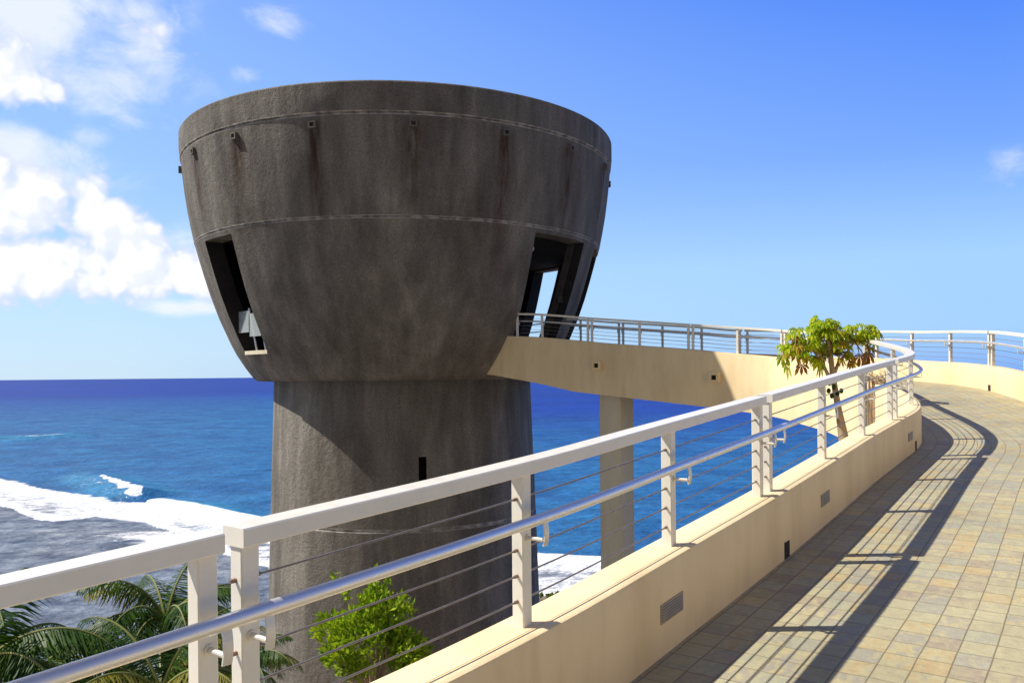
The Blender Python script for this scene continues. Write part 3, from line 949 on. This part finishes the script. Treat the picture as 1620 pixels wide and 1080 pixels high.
def palm(px, py, d, nf, L, label, seed, lean=(0.3, 0.1), yellow=0.08, group='coconut palms below the walkway'):
    rg = random.Random(seed)
    a, b = ray(px, py)
    top = Vector((a * d, d, b * d))
    gx, gy = top.x + lean[0] * 1.5, top.y + lean[1] * 1.5
    gz = land_h(gx, gy) - 0.2
    root = thing('palm_tree', (gx, gy, gz), label, 'palm tree', group)
    tr = MB()
    n = 24
    pts = []; rad = []
    for i in range(n + 1):
        t = i / n
        pts.append(Vector((gx, gy, gz)).lerp(top, t) + Vector((lean[0], lean[1], 0)) * sin(t * pi) * 0.5)
        rad.append(0.17 - 0.06 * t + 0.012 * (i % 2) + (0.06 if t < 0.06 else 0))
    tr.tube(pts, rad, 12)
    tr.build('trunk', M['palm_bark'], root, smooth=50)
    cr = MB()
    for k in range(nf):
        az = 2 * pi * (k * 0.382 + rg.uniform(-0.05, 0.05)); el0 = R(rg.uniform(10, 78)) if k > nf * 0.25 else R(rg.uniform(-25, 15))
        ln = L * rg.uniform(0.8, 1.1)
        dirh = Vector((cos(az), sin(az), 0))
        p = top.copy(); steps = 26
        rach = [p.copy()]; el = el0
        droop = rg.uniform(1.5, 2.1)
        for i in range(steps):
            el -= droop / steps * (0.5 + i / steps)
            p = p + (dirh * cos(el) + Vector((0, 0, sin(el)))) * (ln / steps)
            rach.append(p.copy())
        mi = 1 if rg.random() < yellow else 0
        cr.tube(rach, [0.026 * (1 - i / (steps + 2)) + 0.003 for i in range(steps + 1)], 5, mi=2)
        sd = dirh.cross(Vector((0, 0, 1))).normalized()
        wind = Vector((0.30, -0.15, -0.05))
        NLf = 58
        for i in range(6, NLf):
            t = i / NLf; f = t * steps; j = min(steps - 1, int(f)); q = rach[j].lerp(rach[j + 1], f - j)
            tg = (rach[j + 1] - rach[j]).normalized()
            ll = L * 0.30 * (sin(pi * min(1, t * 0.85 + 0.14)) ** 0.7) * rg.uniform(0.85, 1.1)
            for s_ in (-1, 1):
                if rg.random() < 0.06: continue
                dr = (sd * s_ * 0.85 + tg * 0.55 + Vector((0, 0, -0.35 - 0.5 * rg.random())) + wind * 0.6 + rnd_unit(rg) * 0.12).normalized()
                w_ = 0.030 * L / 2.4
                m1 = q + dr * ll * 0.55; dr2 = (dr + Vector((0.1, 0, -0.55))).normalized(); e = m1 + dr2 * ll * 0.45
                up = tg * w_
                cr.add([q - up * 0.4, q + up * 0.4, m1 + up * 0.55, m1 - up * 0.55, e], [(0, 1, 2, 3), (3, 2, 4)], mi)
    cr.build('crown', [M['palm_leaf'], M['palm_young'], M['petiole']], root, fix=False)
    return root

palm(-25, 1045, 11.5, 17, 2.3, 'coconut palm in the very bottom left corner, half outside the picture', 11, (0.4, 0.2))
palm(52, 1075, 13.0, 16, 1.9, 'coconut palm with one upright frond against the grey reef water at lower left', 12, (0.3, 0.1), 0.2)
palm(262, 985, 14.0, 21, 1.85, 'dark coconut palm behind the railing gap, left of the concrete shaft', 13, (0.2, 0.1), 0.07)
palm(255, 1095, 12.0, 18, 2.1, 'lower coconut palm with yellow fronds under the near handrail', 14, (0.3, 0.1), 0.3)
palm(392, 1050, 16.0, 16, 1.45, 'coconut palm right beside the left foot of the concrete shaft', 15, (0.2, 0.1), 0.15)

def shrub(px, py, d, rx, rz, n, size, label, seed, name='leafy_tree', mat='shrub_leaf', lobes=26):
    rg = random.Random(seed)
    a, b = ray(px, py); c = Vector((a * d, d, b * d))
    gz = land_h(c.x, c.y) - 0.2
    root = thing(name, (c.x, c.y, gz), label, 'tree')
    tr = MB()
    low = c - Vector((0, 0, rz * 0.7))
    tr.tube([Vector((c.x, c.y, gz)), (Vector((c.x + 0.1, c.y, gz)) + low) / 2, low], [0.11, 0.09, 0.065], 10)
    ends = []
    for k in range(lobes):
        v = rnd_unit(rg); v.z = abs(v.z) * 1.1 - 0.25
        e = c + Vector((v.x * rx, v.y * rx, v.z * rz)) * rg.uniform(0.45, 1.05)
        ends.append(e)
        mid = low.lerp(e, 0.5) + rnd_unit(rg) * 0.1
        tr.tube([low, mid, e], [0.035, 0.02, 0.006], 6)
    tr.build('trunk', M['bark'], root, smooth=50)
    cr = MB()
    for i in range(n):
        e = rg.choice(ends)
        v = rnd_unit(rg) * (rg.random() ** 0.45) * rx * 0.30
        q = e + v
        out = (q - c + Vector((0, 0, 0.35)) + rnd_unit(rg) * 0.7).normalized()
        leaf_quad(cr, q, out, rnd_unit(rg), size * rg.uniform(0.6, 1.2), size * rg.uniform(0.35, 0.55))
    # a few shoots standing proud of the crown
    for k in range(9):
        e = c + Vector((rg.uniform(-0.8, 0.8) * rx, rg.uniform(-0.6, 0.6) * rx, rz * rg.uniform(0.75, 1.0)))
        top = e + Vector((rg.uniform(-0.1, 0.1), rg.uniform(-0.1, 0.1), rg.uniform(0.1, 0.3)))
        for i in range(26):
            q = e.lerp(top, rg.random())
            leaf_quad(cr, q, (rnd_unit(rg) + Vector((0, 0, 0.5))).normalized(), rnd_unit(rg), size * rg.uniform(0.6, 1.2), size * 0.45)
    cr.build('crown', M[mat], root, fix=False)
    return root
shrub(590, 1035, 12.0, 0.78, 0.95, 4600, 0.112, 'bright green small leaved tree in front of the shaded side of the shaft', 21)
shrub(866, 958, 90.0, 1.6, 1.3, 900, 0.35, 'tiny green bush at the surf edge between shaft and pier', 22, 'shore_bush', 'bush', 8)

# papaya between the near parapet and the bridge
def papaya():
    rg = random.Random(5)
    d = 13.0
    P = lambda px, py, dd=d: Vector((ray(px, py)[0] * dd, dd, ray(px, py)[1] * dd))
    foot = P(1339, 700); gz = land_h(foot.x, foot.y) - 0.2
    root = thing('papaya_tree', (foot.x, foot.y, gz), 'small papaya tree with drooping green and withered leaves in front of the bridge', 'papaya tree')
    tr = MB()
    pts = [Vector((foot.x + 0.05, foot.y, gz)), Vector((foot.x + 0.03, foot.y, gz / 2)), P(1343, 730), P(1334, 690), P(1327, 650), P(1321, 615), P(1317, 590), P(1314, 562), P(1310, 538)]
    tr.tube(pts, [0.16, 0.13, 0.105, 0.078, 0.052, 0.046, 0.043, 0.038, 0.026], 12)
    tr.tube([P(1317, 598), P(1326, 575), P(1341, 556), P(1352, 540)], [0.034, 0.026, 0.02, 0.014], 10)
    tr.tube([P(1316, 606), P(1304, 580), P(1288, 556), P(1276, 548)], [0.034, 0.024, 0.018, 0.013], 10)
    tr.build('trunk', M['bark'], root, smooth=50)
    heads = [(P(1307, 533), 21, 1.0), (P(1352, 540), 18, 1.0), (P(1277, 548), 16, 1.0), (P(1318, 560), 16, 1.0), (P(1371, 528), 9, 0.45), (P(1258, 556), 12, 0.6), (P(1303, 518), 12, 0.6)]
    cr = MB(); dead = MB()
    def leaf(mb, c, dirv, size, mi, sag):
        """a lobed hand-shaped leaf: seven pointed lobes round the petiole end, hanging"""
        dirv = dirv.normalized()
        side = dirv.cross(Vector((0, 0, 1)))
        side = (side if side.length > 0.1 else Vector((1, 0, 0))).normalized()
        nrm = side.cross(dirv).normalized()
        tw = rg.uniform(-0.5, 0.5); side = (side * cos(tw) + nrm * sin(tw)).normalized(); nrm = side.cross(dirv)
        for k in range(7):
            w = R(-135 + 45 * k)
            dl_ = dirv * cos(w) + side * sin(w)
            L_ = size * (1.0 if k in (2, 3, 4) else 0.78 if k in (1, 5) else 0.5) * rg.uniform(0.85, 1.1)
            p1 = c + dl_ * L_ * 0.5 + nrm * 0.02
            tipd = dl_ * L_ * 0.5 + Vector((0, 0, -sag * L_ * rg.uniform(0.3, 0.7)))
            p2 = p1 + tipd
            pr = (dirv * -sin(w) + side * cos(w)) * L_
            mb.add([c, p1 + pr * 0.17, p1 + nrm * 0.018, p1 - pr * 0.17, p2, p1 + pr * 0.20 + tipd * 0.42, p1 - pr * 0.20 + tipd * 0.42],
                   [(0, 2, 1), (0, 3, 2), (1, 2, 4), (3, 4, 2), (1, 4, 5), (3, 6, 4)], mi)
    for hc, n, sc in heads:
        for i in range(int(n * 2.0)):
            az = rg.uniform(0, 2 * pi); el = R(rg.uniform(-18, 70))
            ln = rg.uniform(0.16, 0.42) * sc
            dr = Vector((cos(az) * cos(el), sin(az) * cos(el), sin(el)))
            mid = hc + dr * ln * 0.6; e = hc + dr * ln + Vector((0, 0, -0.05))
            cr.tube([hc, mid, e], [0.010, 0.008, 0.006], 5, mi=2)
            ld = Vector((cos(az), sin(az), -rg.uniform(0.2, 1.2)))
            leaf(cr, e, ld, rg.uniform(0.085, 0.145), 1 if (rg.random() < 0.26 and el < 0.5) else 0, 0.9)
    # hanging older leaves, brown and yellow
    hang = [(1262, 566, 0.26), (1268, 590, 0.22), (1258, 545, 0.2), (1303, 580, 0.22), (1360, 575, 0.22), (1348, 585, 0.18), (1374, 572, 0.22), (1372, 590, 0.15), (1316, 556, 0.2),
            (1270, 572, 0.24), (1330, 580, 0.16)]
    for px, py, sz in hang:
        c = P(px, py - 12, d + rg.uniform(-0.3, 0.3))
        leaf(dead, c, Vector((rg.uniform(-0.3, 0.3), rg.uniform(-0.3, 0.3), -1)), sz * 0.68, 0, 1.0)
        near = min((h[0] for h in heads), key=lambda h: (h - c).length)
        dead.tube([near, near.lerp(c, 0.6) + Vector((0, 0, 0.06)), c], [0.010, 0.008, 0.006], 5)
    for px, py, sz in ((1242, 590, 0.22), (1238, 575, 0.2), (1300, 592, 0.2), (1250, 560, 0.2), (1290, 580, 0.2)):
        c = P(px, py - 12, d + rg.uniform(-0.3, 0.3))
        leaf(cr, c, Vector((rg.uniform(-0.3, 0.3), rg.uniform(-0.3, 0.3), -1)), sz * 0.75, 0, 1.0)
        near = min((h[0] for h in heads), key=lambda h: (h - c).length)
        cr.tube([near, near.lerp(c, 0.6) + Vector((0, 0, 0.06)), c], [0.010, 0.008, 0.006], 5, mi=2)
    cr.build('crown', [M['papaya'], M['papaya_y'], M['petiole']], root, fix=False)
    dead.build('withered_leaf', M['papaya_b'], root, fix=False)
    # small green fruits under the crown
    fr = MB()
    for px, py in ((1312, 606), (1320, 612), (1311, 618), (1325, 622), (1316, 626), (1331, 618)):
        c = P(px, py, d - 0.06)
        b_ = bmesh.new(); bmesh.ops.create_uvsphere(b_, u_segments=10, v_segments=7, radius=0.032)
        fr.add([Vector((v.co.x, v.co.y, v.co.z * 1.35)) + c for v in b_.verts], [[v.index for v in f.verts] for f in b_.faces]); b_.free()
    fr.build('fruit', M['palm_leaf'], root, smooth=True)
papaya()

def dry_clump():
    rg = random.Random(9)
    d = 12.2
    P = lambda px, py, dd=d: Vector((ray(px, py)[0] * dd, dd, ray(px, py)[1] * dd))
    c0 = P(1391, 690); gz = land_h(c0.x, c0.y) - 0.2
    root = thing('dry_plant', (c0.x, c0.y, gz), 'clump of brown dry stems with pale straw top behind the near railing tip', 'dry plant')
    m = MB()
    for i in range(34):
        px = rg.choice([1378, 1380, 1382, 1387, 1391, 1394, 1399, 1402]) + rg.uniform(-2.5, 2.5)
        dd = d + rg.uniform(-0.12, 0.12)
        top = P(px + rg.uniform(-2, 2), rg.uniform(598, 612), dd); mid = P(px + rg.uniform(-3, 3), 650, dd); low = P(px, rg.uniform(690, 720), dd)
        m.tube([top, top.lerp(mid, 0.5) + rnd_unit(rg) * 0.01, mid, low, Vector((c0.x + rg.uniform(-0.1, 0.1), c0.y, gz))], [0.012, 0.017, 0.02, 0.02, 0.02], 6)
    m.build('stem', M['dry'], root, smooth=50)
    t = MB()
    for i in range(120):
        q = P(rg.uniform(1374, 1404), rg.uniform(596, 605), d + rg.uniform(-0.15, 0.15))
        leaf_quad(t, q, rnd_unit(rg) + Vector((rg.uniform(-0.6, 0.6), 0, -0.3)), rnd_unit(rg), 0.13, 0.02)
    t.build('straw_top', M['straw'], root, fix=False)
dry_clump()

# ------------------------------------------------------------------ sky, sun, camera
SUN_AZ = 6.0        # degrees the sun stands ahead of due left
SUN_EL = 48.0
sdir = Vector((-cos(R(SUN_AZ)) * cos(R(SUN_EL)), sin(R(SUN_AZ)) * cos(R(SUN_EL)), sin(R(SUN_EL))))
sun = bpy.data.lights.new('sun', 'SUN'); sun.energy = 5.0; sun.angle = R(0.53); sun.color = (1.0, 0.935, 0.83)
so_ = bpy.data.objects.new('sun', sun); COL.objects.link(so_)
so_.rotation_euler = sdir.to_track_quat('Z', 'Y').to_euler()
so_.location = sdir * 60

world = bpy.data.worlds.new('World'); SC.world = world; world.use_nodes = True
t = NT(world.node_tree)
bg = t.n['Background']
sky = t.new('ShaderNodeTexSky', sky_type='NISHITA')
sky.sun_disc = False; sky.sun_elevation = R(SUN_EL); sky.sun_rotation = R(-(90 - SUN_AZ)); sky.altitude = 20; sky.air_density = 1.0; sky.dust_density = 0.6; sky.ozone_density = 2.2
dirv = t.new('ShaderNodeTexCoord').outputs['Generated']
sep = t.new('ShaderNodeSeparateXYZ'); t.put(sep.inputs[0], dirv)
az = t.math('MULTIPLY', t.math('ARCTAN2', sep.outputs[0], sep.outputs[1]), 180 / pi)
el = t.math('MULTIPLY', t.math('ARCSINE', sep.outputs[2]), 180 / pi)
ae = t.new('ShaderNodeCombineXYZ'); t.put(ae.inputs[0], az); t.put(ae.inputs[1], el)
def pix_ae(px, py):
    a, b = ray(px, py)
    return math.degrees(atan2(a, 1)), math.degrees(atan2(b, hypot(a, 1)))
CUMULUS = [(18, 118, 62, 42, 1.1), (143, 308, 34, 30, 1.1), (158, 345, 48, 42, 1.15), (205, 388, 80, 45, 1.1), (30, 330, 105, 72, 1.0), (-60, 300, 110, 90, 0.95), (60, 415, 130, 50, 1.2),
           (240, 422, 120, 44, 1.15), (330, 428, 75, 40, 1.0), (-150, 430, 150, 60, 1.1), (405, 440, 80, 40, 0.75), (242, 52, 42, 34, 0.72)]
WISPS = [(170, 8, 75, 28, 0.9), (25, 10, 130, 75, 1.0), (440, 35, 60, 26, 0.6), (15, 235, 100, 32, 0.95), (145, 215, 40, 20, 0.7), (300, 487, 65, 13, 1.0), (1600, 265, 42, 34, 0.50),
         (390, 120, 40, 16, 0.5), (110, 80, 190, 120, 0.62), (230, 70, 60, 50, 0.8), (1000, 430, 260, 22, 0.22), (1250, 330, 300, 26, 0.2), (60, 270, 160, 60, 0.6), (330, 420, 120, 70, 0.5)]
def field(blobs):
    dens = None
    for px, py, rx, ry, w_ in blobs:
        a0, e0 = pix_ae(px, py); k = 57.3 / F
        da = t.math('DIVIDE', t.math('SUBTRACT', az, a0), rx * k); de = t.math('DIVIDE', t.math('SUBTRACT', el, e0), ry * k)
        r2 = t.math('ADD', t.math('MULTIPLY', da, da), t.math('MULTIPLY', de, de))
        gq = t.math('MULTIPLY', t.math('EXPONENT', t.math('MULTIPLY', r2, -0.75)), w_)
        dens = gq if dens is None else t.math('MAXIMUM', dens, gq)
    return dens
def billow(vec, octs=((0.33, 1.0), (0.8, 0.45), (1.9, 0.22))):
    """puffy rounded noise: three octaves of smooth cells"""
    wv = t.new('ShaderNodeVectorMath', operation='MULTIPLY_ADD'); t.put(wv.inputs[0], t.noise(vec, 0.5, 2, 0.5, out='Color')); t.put(wv.inputs[1], (1.6, 1.6, 0)); t.put(wv.inputs[2], vec)
    tot = None
    for sc, am in octs:
        vn = t.new('ShaderNodeTexVoronoi', feature='SMOOTH_F1', voronoi_dimensions='2D'); t.put(vn.inputs['Vector'], wv.outputs[0]); t.put(vn.inputs['Scale'], sc); t.put(vn.inputs['Smoothness'], 0.35)
        q_ = t.math('MULTIPLY', t.math('SUBTRACT', 0.42, vn.outputs['Distance']), am)
        tot = q_ if tot is None else t.math('ADD', tot, q_)
    return tot
bl = billow(ae.outputs[0])
ae2 = t.new('ShaderNodeVectorMath', operation='ADD'); t.put(ae2.inputs[0], ae.outputs[0]); t.put(ae2.inputs[1], (-0.55, 0.75, 0))
bl2 = billow(ae2.outputs[0], ((0.33, 1.0), (0.8, 0.45)))
dc = field(CUMULUS)
shape = t.math('ADD', dc, t.math('MULTIPLY', bl, 0.62))
cover = t.math('MULTIPLY', t.rng(shape, 0.44, 0.74, 0, 1, True), t.rng(dc, 0.10, 0.35, 0, 1, True))
body = t.rng(shape, 0.50, 1.1, 0, 1, True)
lit = t.rng(t.math('SUBTRACT', bl, bl2), -0.30, 0.16, 0.0, 1.0, True)
dw = field(WISPS)
wn_ = t.noise(t.map(ae.outputs[0], (0.7, 1.2, 1)), 0.30, 6, 0.6, 0.4)
wisp = t.math('MULTIPLY', t.rng(t.math('ADD', dw, t.math('MULTIPLY', t.math('SUBTRACT', wn_, 0.5), 1.5)), 0.25, 1.05, 0, 0.85, True), t.rng(dw, 0.08, 0.4, 0, 1, True))
k_ = 8.9
mul = lambda c: tuple(x * k_ for x in c)
elf = t.math('DIVIDE', el, 90.0, clamp=True)
right_sky = t.ramp(elf, [(0.0, mul((0.17, 0.42, 0.98))), (0.028, mul((0.33, 0.60, 1.0))), (0.078, mul((0.36, 0.63, 1.0))), (0.155, mul((0.17, 0.38, 1.0))), (0.28, mul((0.04, 0.20, 0.98))), (0.5, mul((0.03, 0.10, 0.42))), (1.0, mul((0.02, 0.06, 0.22)))])
left_sky = t.ramp(elf, [(0.0, mul((0.58, 0.78, 0.96))), (0.055, mul((0.50, 0.75, 1.0))), (0.13, mul((0.35, 0.60, 1.0))), (0.27, mul((0.25, 0.46, 1.0))), (0.5, mul((0.12, 0.19, 0.44))), (1.0, mul((0.03, 0.07, 0.22)))])
own = t.mix(t.rng(az, -26, 30, 0, 1), left_sky, right_sky)
skyout = t.mix(0.86, sky.outputs[0], own)
cb = t.ramp(body, [(0.0, mul((0.66, 0.72, 0.97))), (0.5, mul((0.90, 0.92, 1.0))), (1.0, mul((1.02, 1.0, 1.0)))])
cs = t.ramp(body, [(0.0, mul((0.62, 0.72, 0.98))), (0.5, mul((0.72, 0.79, 0.98))), (1.0, mul((0.84, 0.88, 0.99)))])
cl = t.mix(lit, cs, cb)
fin = t.mix(wisp, skyout, mul((0.86, 0.90, 1.0)))
fin = t.mix(t.math('MULTIPLY', cover, 0.97), fin, cl)
# unseen dim warm-grey cover added behind the viewer to set the fill light
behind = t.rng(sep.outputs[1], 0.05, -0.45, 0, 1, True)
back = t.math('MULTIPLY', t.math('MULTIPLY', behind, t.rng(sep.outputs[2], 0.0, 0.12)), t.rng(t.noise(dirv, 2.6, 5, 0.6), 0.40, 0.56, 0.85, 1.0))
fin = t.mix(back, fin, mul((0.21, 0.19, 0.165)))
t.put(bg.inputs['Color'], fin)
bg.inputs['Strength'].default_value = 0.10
world.cycles.sampling_method = 'MANUAL'; world.cycles.sample_map_resolution = 1024

cam = bpy.data.cameras.new('camera'); co_ = bpy.data.objects.new('camera', cam); COL.objects.link(co_)
cam.sensor_width = 36; cam.lens = 36 * F / 1620
cam.shift_y = (CY - 540) / 1620
cam.clip_start = 0.05; cam.clip_end = 100000
co_.location = (0, 0, 0); co_.rotation_euler = (R(90), ROLL, 0)
SC.camera = co_

SC.view_settings.view_transform = 'Standard'; SC.view_settings.look = 'None'
SC.view_settings.exposure = 0.28; SC.view_settings.gamma = 1.0
SC.cycles.max_bounces = 8
SC.cycles.use_denoising = True
print('tip', S_TIP, 'end', S_END, 'posts', [round(x, 2) for x in (sPa1, sPa2, sPb, sPc, sD1, sD2, sE, sFm, sG1, sG2, sH, sI, sJ, sK, sL, sM_, sN, sO, sP, sQ, sZ)], 'outer', [round(x, 2) for x in (o1, o2, o3, o4, o5, o6, o7, o8, o9, o10, o11)])
